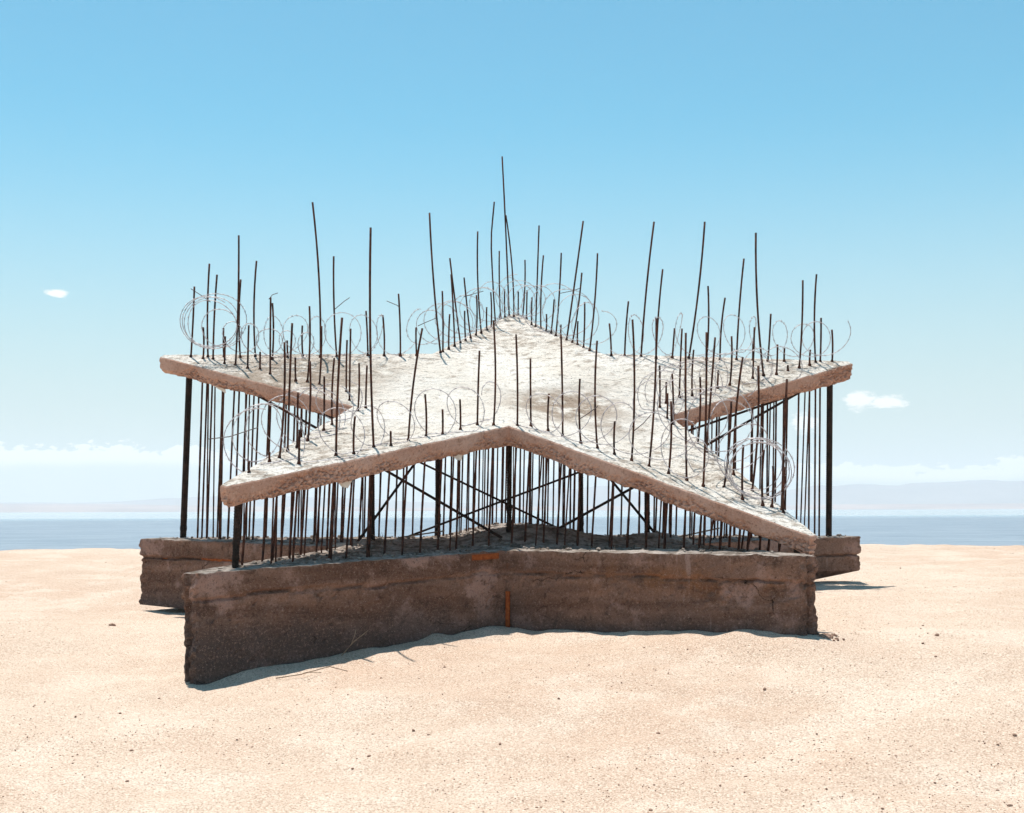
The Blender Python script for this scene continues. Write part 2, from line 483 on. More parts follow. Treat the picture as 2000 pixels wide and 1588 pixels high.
# ------------------------------------------------------------------ haze: a closed box of even, thin air
def build_haze():
    x0, x1, y0, y1, z0, z1 = -5700, 5700, -3100, 5100, -7.5, 150
    vs = [(x, y, z) for z in (z0, z1) for y in (y0, y1) for x in (x0, x1)]
    fs = [(0, 2, 3, 1), (4, 5, 7, 6), (0, 1, 5, 4), (2, 6, 7, 3), (0, 4, 6, 2), (1, 3, 7, 5)]
    mt, t = new_mat('haze')
    pv = t.n('ShaderNodeVolumePrincipled', {'Color': (0.93, 0.96, 1.0, 1), 'Density': HAZE_DENSITY, 'Anisotropy': 0.25})
    t.n('ShaderNodeOutputMaterial', {1: pv.outputs[0]})
    tag(link('haze', vs, fs, mt), 'thin pale haze over the water', kind='stuff')
HAZE_DENSITY = 0.00026
build_haze()

# ------------------------------------------------------------------ the star sculpture
SLAB = [(0.021, 18.646, 4.231), (1.06, 15.903, 3.387), (3.889, 15.837, 3.27), (1.601, 14.033, 2.551), (2.443, 11.235, 1.383), (-0.024, 12.863, 2.377), (-2.335, 11.2, 1.799), (-1.609, 14.01, 2.649), (-3.992, 15.78, 3.367), (-0.912, 15.889, 3.392)]
BASE = [(-0.019, 18.892, 1.353), (1.047, 15.985, 1.289), (3.961, 15.915, 1.274), (1.707, 14.003, 1.245), (2.335, 10.849, 1.225), (-0.056, 12.449, 1.226), (-2.53, 10.845, 1.103), (-1.673, 13.978, 1.224), (-4.222, 15.854, 1.28), (-1.042, 15.97, 1.276)]
BASE_BOTTOM = [.45, .80, .885, .95, .30, .22, .02, .45, .53, .5]
star = empty('star_sculpture', (0.0, 14.1, 0.6))
tag(star, 'tilted concrete star slab on rusty rebar above a star-shaped concrete base', 'sculpture')

def fan_z(P, C, x, y):
    n = len(P)
    for i in range(n):
        a, b = P[i], P[(i + 1) % n]
        ax, ay, bx, by = a[0] - C[0], a[1] - C[1], b[0] - C[0], b[1] - C[1]
        det = ax * by - ay * bx
        if abs(det) < 1e-9: continue
        s = ((x - C[0]) * by - (y - C[1]) * bx) / det
        t = (ax * (y - C[1]) - ay * (x - C[0])) / det
        if s >= -1e-6 and t >= -1e-6:
            return C[2] + s * (a[2] - C[2]) + t * (b[2] - C[2])
    return C[2]
def centre(P):
    return tuple(sum(p[k] for p in P) / len(P) for k in range(3))
SC, BC = centre(SLAB), centre(BASE)

def outline(P, extra, tip_w, step):
    """blunt-tipped star outline sampled every step: (x, y, z, nx, ny, extra, edge index, run along edge, edge length)"""
    corners = []
    n = len(P)
    for i in range(n):
        p = Vector(P[i]); e = extra[i]
        if i % 2 == 0:
            a, b = Vector(P[i - 1]), Vector(P[(i + 1) % n])
            ua, ub = (a - p), (b - p)
            lat = (ua.normalized() - ub.normalized()).normalized() * (tip_w / 2)
            corners.append((p + lat, e)); corners.append((p - lat, e))
        else:
            corners.append((p, e))
    out = []
    m = len(corners)
    for i in range(m):
        (a, ea), (b, eb) = corners[i], corners[(i + 1) % m]
        L = (b - a).length
        k = max(2, int(L / step))
        d = (b - a); nv = Vector((d.y, -d.x, 0)).normalized()
        if nv.dot(Vector((a.x + b.x, a.y + b.y, 0)) / 2 - Vector((SC[0], SC[1], 0))) < 0: nv = -nv
        for j in range(k):
            t = j / k
            q = a.lerp(b, t)
            out.append([q.x, q.y, q.z, nv.x, nv.y, ea + (eb - ea) * t, i, t * L, L])
    # average normals at corners
    for i in range(len(out)):
        if out[i][7] == 0:
            p = out[i - 1]
            v = Vector((out[i][3] + p[3], out[i][4] + p[4], 0))
            v = v.normalized() if v.length > 0.2 else Vector((out[i][3], out[i][4], 0))
            out[i][3], out[i][4] = v.x, v.y
    return out

def mound(x, y):
    return 0.20 * math.exp(-(((x - 0.15) / 0.75) ** 2 + ((y - 13.7) / 0.6) ** 2)) + 0.10 * math.exp(-(((x - 1.45) / 0.35) ** 2 + ((y - 14.0) / 0.35) ** 2)) \
        + 0.05 * math.exp(-(((x + 1.45) / 0.35) ** 2 + ((y - 14.0) / 0.35) ** 2)) + 0.08 * math.exp(-((x / 0.8) ** 2 + ((y - 17.8) / 1.0) ** 2))
def base_top(x, y):
    return fan_z(BASE, BC, x, y) + mound(x, y)

def build_base():
    O = outline(BASE, BASE_BOTTOM, 0.14, 0.022)
    N = len(O)
    ROWS = 46
    vs, fs, mi = [], [], []
    for r in range(ROWS + 1):
        t = r / ROWS
        for (x, y, z, nx, ny, eb, ei, run, L) in O:
            zt = z + 0.010 * fn(x, y, 1, 5, 3) + 0.012 * max(0, fn(x, y, 4, 14, 2))
            zz = zt + (eb - zt) * t
            dep = zt - zz
            jl = 0.20 + 0.025 * fn(x, y, 9.3, 1.1, 3) + 0.010 * fn(x, y, 2.2, 7, 2)
            d = 0.007 * fn(x, y, zz, 1.5, 3) + 0.007 * fn(x, y, zz, 11, 4)
            # two lifts of concrete: the upper one stands proud, a ragged joint between
            k = (dep - jl) / 0.011
            d += 0.005 if dep < jl else 0.0
            open_ = 0.5 + 0.5 * fn(x, y, 5.5, 1.7, 2)
            d -= 0.042 * math.exp(-k * k) * max(0.0, min(1.0, 0.25 + open_))
            # spalls under the joint
            sp = fn(x, y, zz, 3.1, 3)
            if dep > jl and dep < jl + 0.32 and sp > 0.18:
                w_ = min(1, (sp - 0.18) * 5) * (1 - (dep - jl) / 0.32)
                if x > 0.9 and y < 13: w_ *= 1.5
                vd = noise.voronoi(Vector((x * 16, y * 16, zz * 16)))[0]
                d -= w_ * (0.012 + 0.030 * max(0, 0.5 - vd[0]))
            if 1.15 < x < 2.15 and y < 12.6 and jl < dep < jl + 0.24:
                q_ = math.exp(-((x - 1.68) / 0.30) ** 2) * math.sin(math.pi * (dep - jl) / 0.24)
                vd = noise.voronoi(Vector((x * 13, y * 13, zz * 17)))[0]
                d += q_ * (0.030 * (0.45 - min(0.9, vd[0] * 1.6)) - 0.012)
            # diagonal cracks
            cr = abs(fn(x * 0.8, y * 0.8, zz * 1.9, 1.25, 3) - 0.06)
            if cr < 0.010 and dep > jl + 0.05: d -= 0.018 * (1 - cr / 0.010)
            # broken edges at the blunt tips
            e = min(run, L - run)
            if L < 0.3: d += 0.012 * fn(x * 2, y * 2, zz, 6, 3) + 0.028 * fn(x * 2, y * 2, zz, 17, 3) - 0.05 * math.exp(-((run - 0.6 * L - 0.02 * fn(x, y, zz, 5, 2)) / 0.012) ** 2)
            elif e < 0.06: d += (0.06 - e) * (0.12 * fn(x, y, zz, 7, 3) + 0.25 * fn(x, y, zz, 19, 3))
            if r == 0: d -= 0.005
            vs.append((x + nx * d, y + ny * d, zz))
    for r in range(ROWS):
        for i in range(N):
            k = (i + 1) % N
            fs.append((r * N + i, (r + 1) * N + i, (r + 1) * N + k, r * N + k)); mi.append(0)
    RINGS = 34
    prev = list(range(N))
    for q in range(1, RINGS):
        s = 1 - q / RINGS
        o = len(vs)
        for (x, y, z, nx, ny, eb, ei, run, L) in O:
            px, py = BC[0] + (x - BC[0]) * s, BC[1] + (y - BC[1]) * s
            e = min(1, q / 2)
            vd = noise.voronoi(Vector((px * 11, py * 11, 0)))[0]
            pz = base_top(px, py) + e * (0.016 * fn(px, py, 2, 6, 3) + 0.03 * max(0, 0.35 - vd[0]) + 0.01 * fn(px, py, 5, 20, 2)) + 0.008
            vs.append((px, py, pz))
        cur = list(range(o, o + N))
        for i in range(N):
            k = (i + 1) % N
            fs.append((prev[i], prev[k], cur[k], cur[i])); mi.append(1)
        prev = cur
    o = len(vs); vs.append((BC[0], BC[1], base_top(BC[0], BC[1])))
    for i in range(N):
        fs.append((prev[i], prev[(i + 1) % N], o)); mi.append(1)
    o = len(vs); vs.append((BC[0], BC[1], 0.2))
    for i in range(N):
        fs.append((ROWS * N + (i + 1) % N, ROWS * N + i, o)); mi.append(0)
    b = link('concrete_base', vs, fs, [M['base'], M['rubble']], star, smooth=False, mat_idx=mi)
    tag(b, 'cracked brown concrete base shaped like a star')
    return b
base_ob = build_base()

SLAB_T = 0.170
def build_slab():
    O = outline(SLAB, [0] * 10, 0.075, 0.016)
    N = len(O)
    ROWS = 13
    vs, fs, mi = [], [], []
    for r in range(ROWS + 1):
        t = r / ROWS
        for (x, y, z, nx, ny, eb, ei, run, L) in O:
            low = SLAB_T * (1 + 0.10 * fn(x, y, 3.3, 1.6, 3) + 0.09 * fn(x, y, 8.1, 9, 3))
            zt = z + 0.006 * fn(x, y, 2, 8, 3)
            zz = zt - low * t
            d = 0.006 * fn(x, y, zz, 4, 3) + 0.003 * fn(x, y, zz, 30, 2)
            honey = fn(x, y, 6.6, 1.3, 3) * 0.9 + (t - 0.42) * 1.5 + 0.35 * fn(x, y, zz, 6, 2)
            if honey > 0:
                vd = noise.voronoi(Vector((x * 30, y * 30, zz * 30)))[0]
                d -= min(1, honey * 2.2) * (0.006 + 0.034 * max(0, vd[1] - vd[0] < 0.22) * (0.22 - (vd[1] - vd[0])) / 0.22)
            if t > 0.8: d -= (t - 0.8) * 0.10 * (1 + fn(x, y, 1, 5, 2))
            if r == 0: d -= 0.008
            if L < 0.25: d += 0.020 * fn(x * 2, y * 2, zz * 2, 5, 3)
            vs.append((x + nx * d, y + ny * d, zz))
    for r in range(ROWS):
        for i in range(N):
            k = (i + 1) % N
            fs.append((r * N + i, (r + 1) * N + i, (r + 1) * N + k, r * N + k)); mi.append(1)
    def cap(first, down, rings, m):
        prev = first
        for q in range(1, rings):
            s = 1 - q / rings
            o = len(vs)
            for (x, y, z, nx, ny, eb, ei, run, L) in O:
                px, py = SC[0] + (x - SC[0]) * s, SC[1] + (y - SC[1]) * s
                e = min(1, q / 2)
                pz = fan_z(SLAB, SC, px, py) - (SLAB_T if down else 0)
                pz += e * (0.014 * fn(px, py, 2, 2.6, 3) + 0.007 * fn(px, py, 5, 11, 3))
                if not down: pz += 0.004
                vs.append((px, py, pz))
            cur = list(range(o, o + N))
            for i in range(N):
                k = (i + 1) % N
                fs.append((prev[i], cur[i], cur[k], prev[k]) if down else (prev[i], prev[k], cur[k], cur[i])); mi.append(m)
            prev = cur
        o = len(vs); vs.append((SC[0], SC[1], SC[2] - (SLAB_T if down else 0)))
        for i in range(N):
            k = (i + 1) % N
            fs.append((prev[i], o, prev[k]) if down else (prev[i], prev[k], o)); mi.append(m)
    cap(list(range(N)), False, 46, 0)
    cap(list(range(ROWS * N, ROWS * N + N)), True, 10, 1)
    s = link('star_slab', vs, fs, [M['top'], M['side']], star, smooth=False, mat_idx=mi)
    tag(s, 'bleached white star slab with pitted pinkish edges')
    return s
slab_ob = build_slab()

# ---- rebar: (x, y, z where it leaves the slab top, x and z of its upper end, radius in mm)
RODS = [(-3.646,15.722,3.342,-3.602,4.146,12),(-3.453,15.729,3.343,-3.434,4.408,12),(-3.376,15.642,3.307,-3.333,4.271,12),(-3.493,15.659,3.315,-3.489,3.674,12),(-3.077,15.412,3.214,-3.034,4.664,12),(-3.082,15.712,3.334,-3.076,4.226,12),(-3.267,15.706,3.333,-3.269,3.671,12),(-3.207,15.446,3.228,-3.198,3.545,12),(-2.917,15.748,3.348,-2.905,4.445,12),(-2.919,15.295,3.166,-2.904,3.647,12),(-2.633,15.082,3.080,-2.625,3.923,12),(-2.710,15.665,3.313,-2.708,3.948,12),(-2.775,15.250,3.147,-2.773,3.349,12),(-1.988,12.262,2.122,-1.942,3.257,12),(-2.020,12.018,2.049,-1.977,3.064,12),(-2.546,15.731,3.338,-2.552,3.532,12),(-2.380,15.767,3.352,-2.383,3.705,12),(-2.188,14.814,2.970,-2.162,3.784,12),(-2.176,15.744,3.341,-2.257,5.101,13),(-2.045,14.708,2.927,-2.019,3.557,12),(-1.991,15.751,3.343,-2.018,4.486,12),(-1.529,12.026,2.068,-1.470,3.271,13),(-1.730,14.474,2.832,-1.719,3.378,12),(-1.663,14.175,2.714,-1.650,3.461,12),(-1.715,13.200,2.406,-1.694,3.053,12),(-1.640,15.793,3.358,-1.661,3.875,12),(-1.223,12.246,2.145,-1.240,4.094,13),(-1.455,15.799,3.359,-1.469,3.825,12),(-1.270,15.806,3.361,-1.288,4.069,12),(-1.533,13.783,2.583,-1.521,3.065,12),(-1.469,13.911,2.622,-1.453,3.053,12),(-1.085,15.812,3.362,-1.090,3.685,12),(-0.932,12.456,2.218,-0.803,3.236,12),(-0.779,12.566,2.256,-0.787,2.650,12),(-0.631,12.623,2.279,-0.631,2.516,12),(-0.474,12.786,2.332,-0.478,2.620,12),(-1.377,12.049,2.083,-1.366,2.417,12),(-1.072,12.269,2.159,-1.074,2.299,12),(-1.767,12.997,2.345,-1.762,2.858,12),(-1.863,12.626,2.232,-1.842,2.963,12),(-2.318,14.848,2.985,-2.321,3.241,12),(-2.084,11.891,2.010,-2.083,2.101,12),(-2.195,11.547,1.905,-2.194,2.010,12),(-1.924,12.390,2.161,-1.916,2.658,12),(-1.820,11.817,1.996,-1.812,2.289,12),(-0.322,12.956,2.387,-0.299,3.089,12),(-0.169,12.919,2.384,-0.167,3.366,12),(0.052,12.897,2.370,0.043,3.233,12),(0.181,13.028,2.379,0.179,3.023,12),(0.341,12.981,2.331,0.351,2.685,12),(0.475,12.893,2.277,0.463,3.227,12),(0.638,12.786,2.211,0.633,2.807,12),(0.786,12.688,2.152,0.788,3.148,12),(0.934,12.590,2.092,0.939,2.400,12),(1.082,12.492,2.033,1.092,3.308,12),(1.230,12.395,1.973,1.299,3.308,12),(1.393,12.287,1.907,1.415,2.555,12),(1.541,12.189,1.848,1.539,3.152,12),(2.231,15.806,3.309,2.248,4.144,12),(1.675,12.101,1.794,1.708,3.145,12),(1.860,12.132,1.775,1.928,2.541,12),(1.983,11.894,1.673,1.991,2.148,12),(2.139,11.794,1.624,2.149,2.099,12),(2.211,11.761,1.607,2.222,1.962,12),(2.284,11.639,1.554,2.300,1.950,12),(2.105,12.114,1.754,2.158,2.849,12),(1.999,12.467,1.901,2.089,2.969,12),(2.282,11.700,1.579,2.336,2.699,12),(1.832,13.021,2.133,1.919,3.214,12),(1.776,13.206,2.210,1.800,2.858,12),(1.483,15.823,3.340,1.641,4.894,13),(1.652,15.789,3.320,1.731,4.337,12),(1.840,15.815,3.325,1.868,3.667,12),(1.765,14.545,2.774,1.794,3.495,12),(2.027,15.810,3.317,2.213,4.877,13),(1.906,14.592,2.790,1.924,3.279,12),(1.525,14.228,2.641,1.526,3.075,12),(1.604,14.354,2.695,1.606,2.918,12),(1.564,13.912,2.504,1.569,2.764,12),(1.610,13.761,2.441,1.599,2.945,12),(2.384,15.802,3.302,2.443,4.010,12),(2.360,14.950,2.932,2.379,3.463,12),(2.209,14.831,2.885,2.219,3.086,12),(2.571,15.798,3.295,2.656,4.452,12),(2.786,15.286,3.066,2.706,4.648,13),(2.648,15.177,3.023,2.670,3.592,12),(2.757,15.793,3.287,2.760,3.509,12),(2.927,15.789,3.280,2.965,3.824,12),(2.941,15.344,3.086,2.953,3.420,12),(3.114,15.785,3.272,3.118,3.431,12),(3.092,15.463,3.134,3.091,3.204,12),(3.243,15.582,3.181,3.282,4.168,12),(3.471,15.777,3.257,3.483,4.270,12),(3.531,15.810,3.270,3.541,3.778,12),(3.384,15.689,3.223,3.392,3.401,12),(3.671,15.831,3.274,3.669,3.645,12),(-0.818,15.949,3.403,-0.941,5.029,13),(-0.795,16.015,3.423,-0.798,4.130,12),(-0.611,16.562,3.589,-0.733,4.608,12),(-0.672,16.380,3.534,-0.712,4.387,12),(-0.734,16.197,3.479,-0.722,3.891,12),(-0.498,16.893,3.690,-0.576,4.436,12),(-0.554,16.727,3.640,-0.564,4.006,12),(-0.375,17.257,3.801,-0.415,5.066,12),(-0.437,17.075,3.746,-0.430,4.251,12),(-0.308,17.456,3.861,-0.310,4.155,12),(-0.258,17.605,3.907,-0.261,4.366,12),(-0.202,17.771,3.957,-0.178,5.563,12),(-0.144,18.376,4.157,-0.157,5.038,12),(-0.085,18.361,4.145,-0.088,4.524,12),(-0.029,18.495,4.185,-0.116,6.327,13),(0.034,18.466,4.171,-0.068,5.533,12),(0.090,18.540,4.201,0.094,4.521,12),(0.151,18.408,4.161,0.184,4.920,12),(0.311,17.682,3.928,0.359,5.233,12),(0.201,18.244,4.109,0.209,4.491,12),(0.261,17.814,3.969,0.267,4.331,12),(0.374,17.517,3.878,0.409,4.817,12),(0.436,17.353,3.827,0.441,4.050,12),(0.492,17.204,3.781,0.534,4.213,12),(0.548,17.056,3.736,0.619,4.765,12),(0.667,16.743,3.639,0.874,5.088,13),(0.729,16.578,3.589,0.847,4.434,12),(0.786,16.430,3.543,0.791,3.834,12),(0.848,16.265,3.492,0.864,4.037,12),(0.910,16.101,3.442,1.008,4.584,12),(1.143,15.831,3.354,1.123,3.726,12),(1.296,15.827,3.347,1.342,3.979,12),(0.605,16.908,3.690,0.607,3.859,12)]
BENT = {107: 0.32}
def build_rods():
    for n, (x, y, z, tx, tz, rmm) in enumerate(RODS):
        rng = random.Random(n * 7 + 3)
        rad = rmm * 0.001 * (0.86 if y < 14.6 else 0.92)
        dx, dy = -0.055 + 0.008 * x + rng.uniform(-0.015, 0.015), rng.uniform(-0.02, 0.02)
        bx, by = x + dx, y + dy
        low = Vector((bx, by, base_top(bx, by) - 0.08))
        knot = Vector((x, y, z))
        lean = rng.uniform(-0.025, 0.025) * (tz - z)
        top = Vector((tx, y + lean, tz))
        L = tz - z
        bow = rng.uniform(-0.022, 0.022) * L
        up = []
        for j in range(1, 9):
            t = j / 8
            p = knot.lerp(top, t) + Vector((bow * 4 * t * (1 - t), 0, 0))
            if n in BENT: p.x -= BENT[n] * 0.20 * max(0, 1 - abs(t - 0.7) / 0.7) ** 1.0
            up.append(p)
        down = dense([low, knot], 0.035 if y < 14.6 else 0.09)
        drip = rng.random() < (0.75 if y < 14 else 0.35)
        cover = rng.uniform(0.3, 0.8)
        def rr(i, p, rad=rad, drip=drip, nd=len(down), low=low, knot=knot, cover=cover):
            if i < nd and drip:
                t = (p.z - low.z) / max(0.1, knot.z - low.z)
                if t < cover:
                    return rad * (1.12 + 0.38 * noise.noise(Vector((p.x * 9, p.y * 9, p.z * 22))) * (1.2 - t))
            return rad * (1 + 0.04 * math.sin(i * 2.1))
        vs, fs = tube_geo(down + up, rr, 6)
        # a small collar of slurry where the bar leaves the slab
        cz = knot.z
        o = len(vs)
        tube_geo([(x, y, cz - 0.02), (x, y, cz + 0.012), (x, y, cz + 0.03)], lambda i, p, rad=rad: rad * (2.0, 1.7, 1.05)[i], 6, vs, fs)
        link('rebar', vs, fs, M['rebar'], star, smooth=True)
build_rods()

# ---- thinner bars that stop inside the slab
def build_short_rods():
    rng = random.Random(77)
    for i in range(10):
        a, c = Vector(SLAB[i]), Vector(SLAB[(i + 1) % 10])
        d = c - a
        nv = Vector((-d.y, d.x, 0)).normalized()
        if nv.dot(Vector(SC) - (a + c) / 2) < 0: nv = -nv
        for k in range(7):
            t = (k + rng.uniform(0.2, 0.8)) / 7
            if t < 0.10 or t > 0.93: continue
            p = a + d * t + nv * rng.uniform(0.08, 0.16)
            zt = fan_z(SLAB, SC, p.x, p.y) - 0.06
            bx, by = p.x - 0.05 + rng.uniform(-0.03, 0.03), p.y + rng.uniform(-0.02, 0.02)
            vs, fs = tube_geo(dense([(bx, by, base_top(bx, by) - 0.06), (p.x, p.y, zt)], 0.12), lambda i, q: 0.0085 * (1 + 0.25 * noise.noise(Vector((q.x * 9, q.y * 9, q.z * 14)))), 6)
            link('rebar', vs, fs, M['rebar'], star, smooth=True)
build_short_rods()

# ---- heavy ribbed columns under the slab
def build_columns():
    for (x, y, r, lx) in [(-3.66, 15.72, .038, -.085), (-2.25, 11.36, .029, -.03), (3.62, 15.72, .036, -.02), (-1.43, 14.12, .030, 0.0),
                          (-0.85, 15.85, .031, 0.0), (-0.02, 13.35, .026, -.01), (0.79, 15.85, .031, 0.0), (1.38, 14.12, .030, 0.0), (2.36, 11.45, .029, 0.0)]:
        zt = fan_z(SLAB, SC, x, y) - 0.10
        zb = base_top(x + lx, y) - 0.08
        pts = dense([(x + lx, y, zb), (x, y, zt)], 0.012)
        vs, fs = tube_geo(pts, lambda i, p, r=r: r * (1.0 if i % 2 else 0.90) + (0.012 * max(0, fn(p.x, p.y, p.z, 11, 2)) if p.z < zb + 0.35 else 0), 10)
        tag(link('column', vs, fs, M['column'], star, smooth=False), 'thick black ribbed steel column')
build_columns()

# ---- diagonal braces under the slab
for a, b in [((-1.42, 14.1, 2.08), (-0.10, 13.2, 1.33)), ((-1.15, 15.8, 2.19), (0.78, 15.8, 1.26)), ((0.95, 15.72, 2.09), (-1.25, 15.72, 1.27)),
             ((1.40, 14.35, 1.90), (0.30, 13.45, 1.33)), ((-1.02, 15.1, 2.16), (-1.58, 13.95, 1.25)), ((1.00, 15.1, 2.02), (1.45, 14.0, 1.35)),
             ((-3.0, 15.55, 2.97), (-1.5, 14.25, 2.16)), ((-2.35, 15.05, 2.76), (-1.55, 14.4, 2.43)),
             ((1.75, 14.9, 2.39), (3.15, 15.42, 2.87)), ((1.6, 14.45, 2.02), (3.45, 15.66, 3.02))]:
    vs, fs = tube_geo(dense([a, b], 0.2), 0.014, 6)
    link('brace', vs, fs, M['column'], star, smooth=True)

# ---- stray tie-wire ends on the bars
for a, b, c in [((-3.64, 15.7, 4.12), (-3.5, 15.72, 4.03), (-3.42, 15.72, 3.97)), ((-2.02, 15.75, 3.88), (-1.9, 15.75, 3.98), (-1.84, 15.75, 4.02)),
                ((-1.42, 15.75, 3.98), (-1.3, 15.75, 3.93), (-1.27, 15.75, 3.90)), ((-1.07, 15.8, 3.70), (-0.98, 15.8, 3.74), (-0.86, 15.8, 3.79)),
                ((-0.58, 16.9, 4.20), (-0.45, 16.9, 4.24), (-0.34, 16.9, 4.27)), ((0.60, 16.9, 4.24), (0.75, 16.9, 4.27), (0.84, 16.9, 4.30)),
                ((-2.70, 15.4, 3.95), (-2.66, 15.4, 4.00), (-2.60, 15.4, 4.02)), ((0.62, 12.55, 2.42), (0.70, 12.5, 2.47), (0.78, 12.45, 2.53)),
                ((1.10, 12.6, 2.30), (1.2, 12.6, 2.38), (1.27, 12.6, 2.46)), ((-2.63, 12.0, 2.22), (-2.45, 12.0, 2.24), (-2.2, 12.0, 2.32))]:
    vs, fs = tube_geo([a, b, c], 0.0045, 5)
    link('tie_wire', vs, fs, M['tie'], star, smooth=True)

# ---- rusty scraps and formwork paper caught in the concrete
def slab_box(name, corners, thick, mat, parent, label=None):
    """flat sheet given by four corners, with real thickness and a slight curl"""
    c = [Vector(p) for p in corners]
    n = (c[1] - c[0]).cross(c[3] - c[0]).normalized() * thick
    vs, fs = [], []
    K = 6
    for s in (0, 1):
        for j in range(K + 1):
            for i in range(K + 1):
                p = c[0].lerp(c[1], i / K).lerp(c[3].lerp(c[2], i / K), j / K)
                p = p + n * s + n.normalized() * 0.006 * fn(p.x * 3, p.y * 3, p.z * 3, 2, 2)
                vs.append(p)
    q = (K + 1) * (K + 1)
    for j in range(K):
        for i in range(K):
            a = j * (K + 1) + i
            fs.append((a, a + K + 1, a + K + 2, a + 1)); fs.append((q + a, q + a + 1, q + a + K + 2, q + a + K + 1))
    ring = [i for i in range(K)] + [j * (K + 1) + K for j in range(K)] + [K * (K + 1) + K - i for i in range(K)] + [(K - j) * (K + 1) for j in range(K)]
    for u, v in zip(ring, ring[1:] + ring[:1]):
        fs.append((u, v, q + v, q + u))
    ob = link(name, vs, fs, mat, parent)
    if label: tag(ob, label)
    return ob
def wall_pt(i, run, depth, proud):
    """a point on base wall i (between BASE[i] and BASE[i+1])"""
    a, b = Vector(BASE[i]), Vector(BASE[i + 1])
    d = (b - a); L = d.length
    p = a.lerp(b, run / L)
    nv = Vector((d.y, -d.x, 0)).normalized()
    if nv.dot(p - Vector(BC)) < 0: nv = -nv
    return p + nv * proud - Vector((0, 0, depth))
LF = (Vector(BASE[6]) - Vector(BASE[5])).length
def wall_sheet(name, i, r0, r1, d0, d1, proud, label, mat='bright_rust'):
    proud += 0.018
    slab_box(name, [wall_pt(i, r0, d1, proud), wall_pt(i, r1, d1, proud), wall_pt(i, r1, d0, proud), wall_pt(i, r0, d0, proud)], 0.012, M[mat], base_ob, label)
wall_sheet('rusty_plate', 5, 0.09, 0.37, 0.012, 0.062, 0.008, 'rusty orange strip at the top of the front wall')
wall_sheet('rusty_flat_bar', 4, (Vector(BASE[5]) - Vector(BASE[4])).length - 0.055, (Vector(BASE[5]) - Vector(BASE[4])).length - 0.015, 0.36, 0.72, 0.012, 'upright rusty flat bar in the front corner')
wall_sheet('rusty_patch', 7, 2.72, 2.80, 0.16, 0.25, 0.010, 'bright orange rust patch on the rear left arm')
wall_sheet('rusty_plate', 7, 1.55, 2.15, 0.175, 0.215, 0.012, 'long rusty strip in the rear left arm')
wall_sheet('rusty_nail', 5, 0.83, 0.85, 0.03, 0.10, 0.008, 'small orange rust streak')

def paper(pts, label):
    c = [Vector(p) for p in pts]
    slab_box('torn_paper', c, 0.003, M['paper'], slab_ob, label)
def under(x, y, dz=0.0):
    return (x, y, fan_z(SLAB, SC, x, y) - SLAB_T + 0.02 - dz)
paper([under(-3.42, 15.42), under(-3.16, 15.24), under(-3.15, 15.22, .10), under(-3.38, 15.38, .03)], 'white paper hanging under the left arm')
paper([under(-1.53, 11.90), under(-1.35, 12.02), under(-1.42, 11.97, .12), under(-1.47, 11.92, .09)], 'torn white paper scrap under the front left edge')
paper([under(-0.56, 12.55), under(-0.44, 12.64), under(-0.46, 12.62, .09), under(-0.50, 12.58, .07)], 'torn white paper scrap near the front notch')

# ------------------------------------------------------------------ razor wire
def coil(label, ctrl, seed, barbs=True, r_wire=0.0040):
    """ctrl: (x, y, z, radius, turns so far, heading of the loop plane)"""
    rng = random.Random(seed)
    total = ctrl[-1][4]
    pts = []
    n = int(total * 40)
    ph0 = rng.uniform(0, 6.28)
    for i in range(n + 1):
        T = total * i / n
        for a, b in zip(ctrl, ctrl[1:]):
            if T <= b[4] + 1e-9: break
        t = (T - a[4]) / max(1e-6, b[4] - a[4])
        x, y, z, r, _, al = [a[k] + (b[k] - a[k]) * t for k in range(6)]
        k = int(T)
        w1 = noise.noise(Vector((T * 0.9, seed * 3.1, 0.4))); w2 = noise.noise(Vector((T * 0.9, seed * 1.7, 9.4)))
        r *= 1 + 0.40 * w1 + 0.10 * noise.noise(Vector((T * 3.1, seed * 2.3, 4.4)))
        al += 1.1 * w2
        ph = ph0 + 2 * math.pi * T
        e = Vector((math.cos(al), math.sin(al), 0))
        p = Vector((x, y, z)) + e * (r * math.cos(ph)) + Vector((0.18 * w2, 0.12 * w1, 0.92)) * (r * math.sin(ph)) + Vector((-e.y, e.x, 0)) * (0.14 * w2 + 0.10 * math.sin(ph) * w1) + Vector((0.10 * w1, 0, 0.05 * w2))
        g = fan_z(SLAB, SC, p.x, p.y) + 0.012
        inside = True
        if p.z < g and near_slab(p.x, p.y): p.z = g + 0.1 * (g - p.z) * 0
        pts.append(p)
    root = empty('razor_wire_coil', pts[0])
    tag(root, label, 'razor wire', 'razor wire coils on the star')
    vs, fs = tube_geo(pts, r_wire, 4)
    link('wire_strand', vs, fs, M['wire'], root, smooth=True)
    if barbs:
        vs, fs = [], []
        acc = 0.0
        for i in range(1, len(pts)):
            acc += (pts[i] - pts[i - 1]).length
            if acc > 0.05:
                acc = 0
                d = (pts[i] - pts[i - 1]).normalized()
                e1, e2 = frame(d)
                a = rng.uniform(0, 3.14)
                u = e1 * math.cos(a) + e2 * math.sin(a); v = d.cross(u)
                p = pts[i]
                o = len(vs)
                vs += [p + d * 0.018 + u * 0.019, p + d * 0.018 - u * 0.019, p - d * 0.018 + u * 0.019, p - d * 0.018 - u * 0.019, p + u * 0.004, p - u * 0.004, p + v * 0.004, p - v * 0.004]
                for q in ((0, 4, 6), (0, 7, 4), (1, 6, 5), (1, 5, 7), (2, 6, 4), (2, 4, 7), (3, 5, 6), (3, 7, 5), (4, 5, 6), (4, 7, 5)):
                    fs.append(tuple(o + k for k in q))
        tag(link('barbs', vs, fs, M['wire'], root), kind='stuff')
    return root
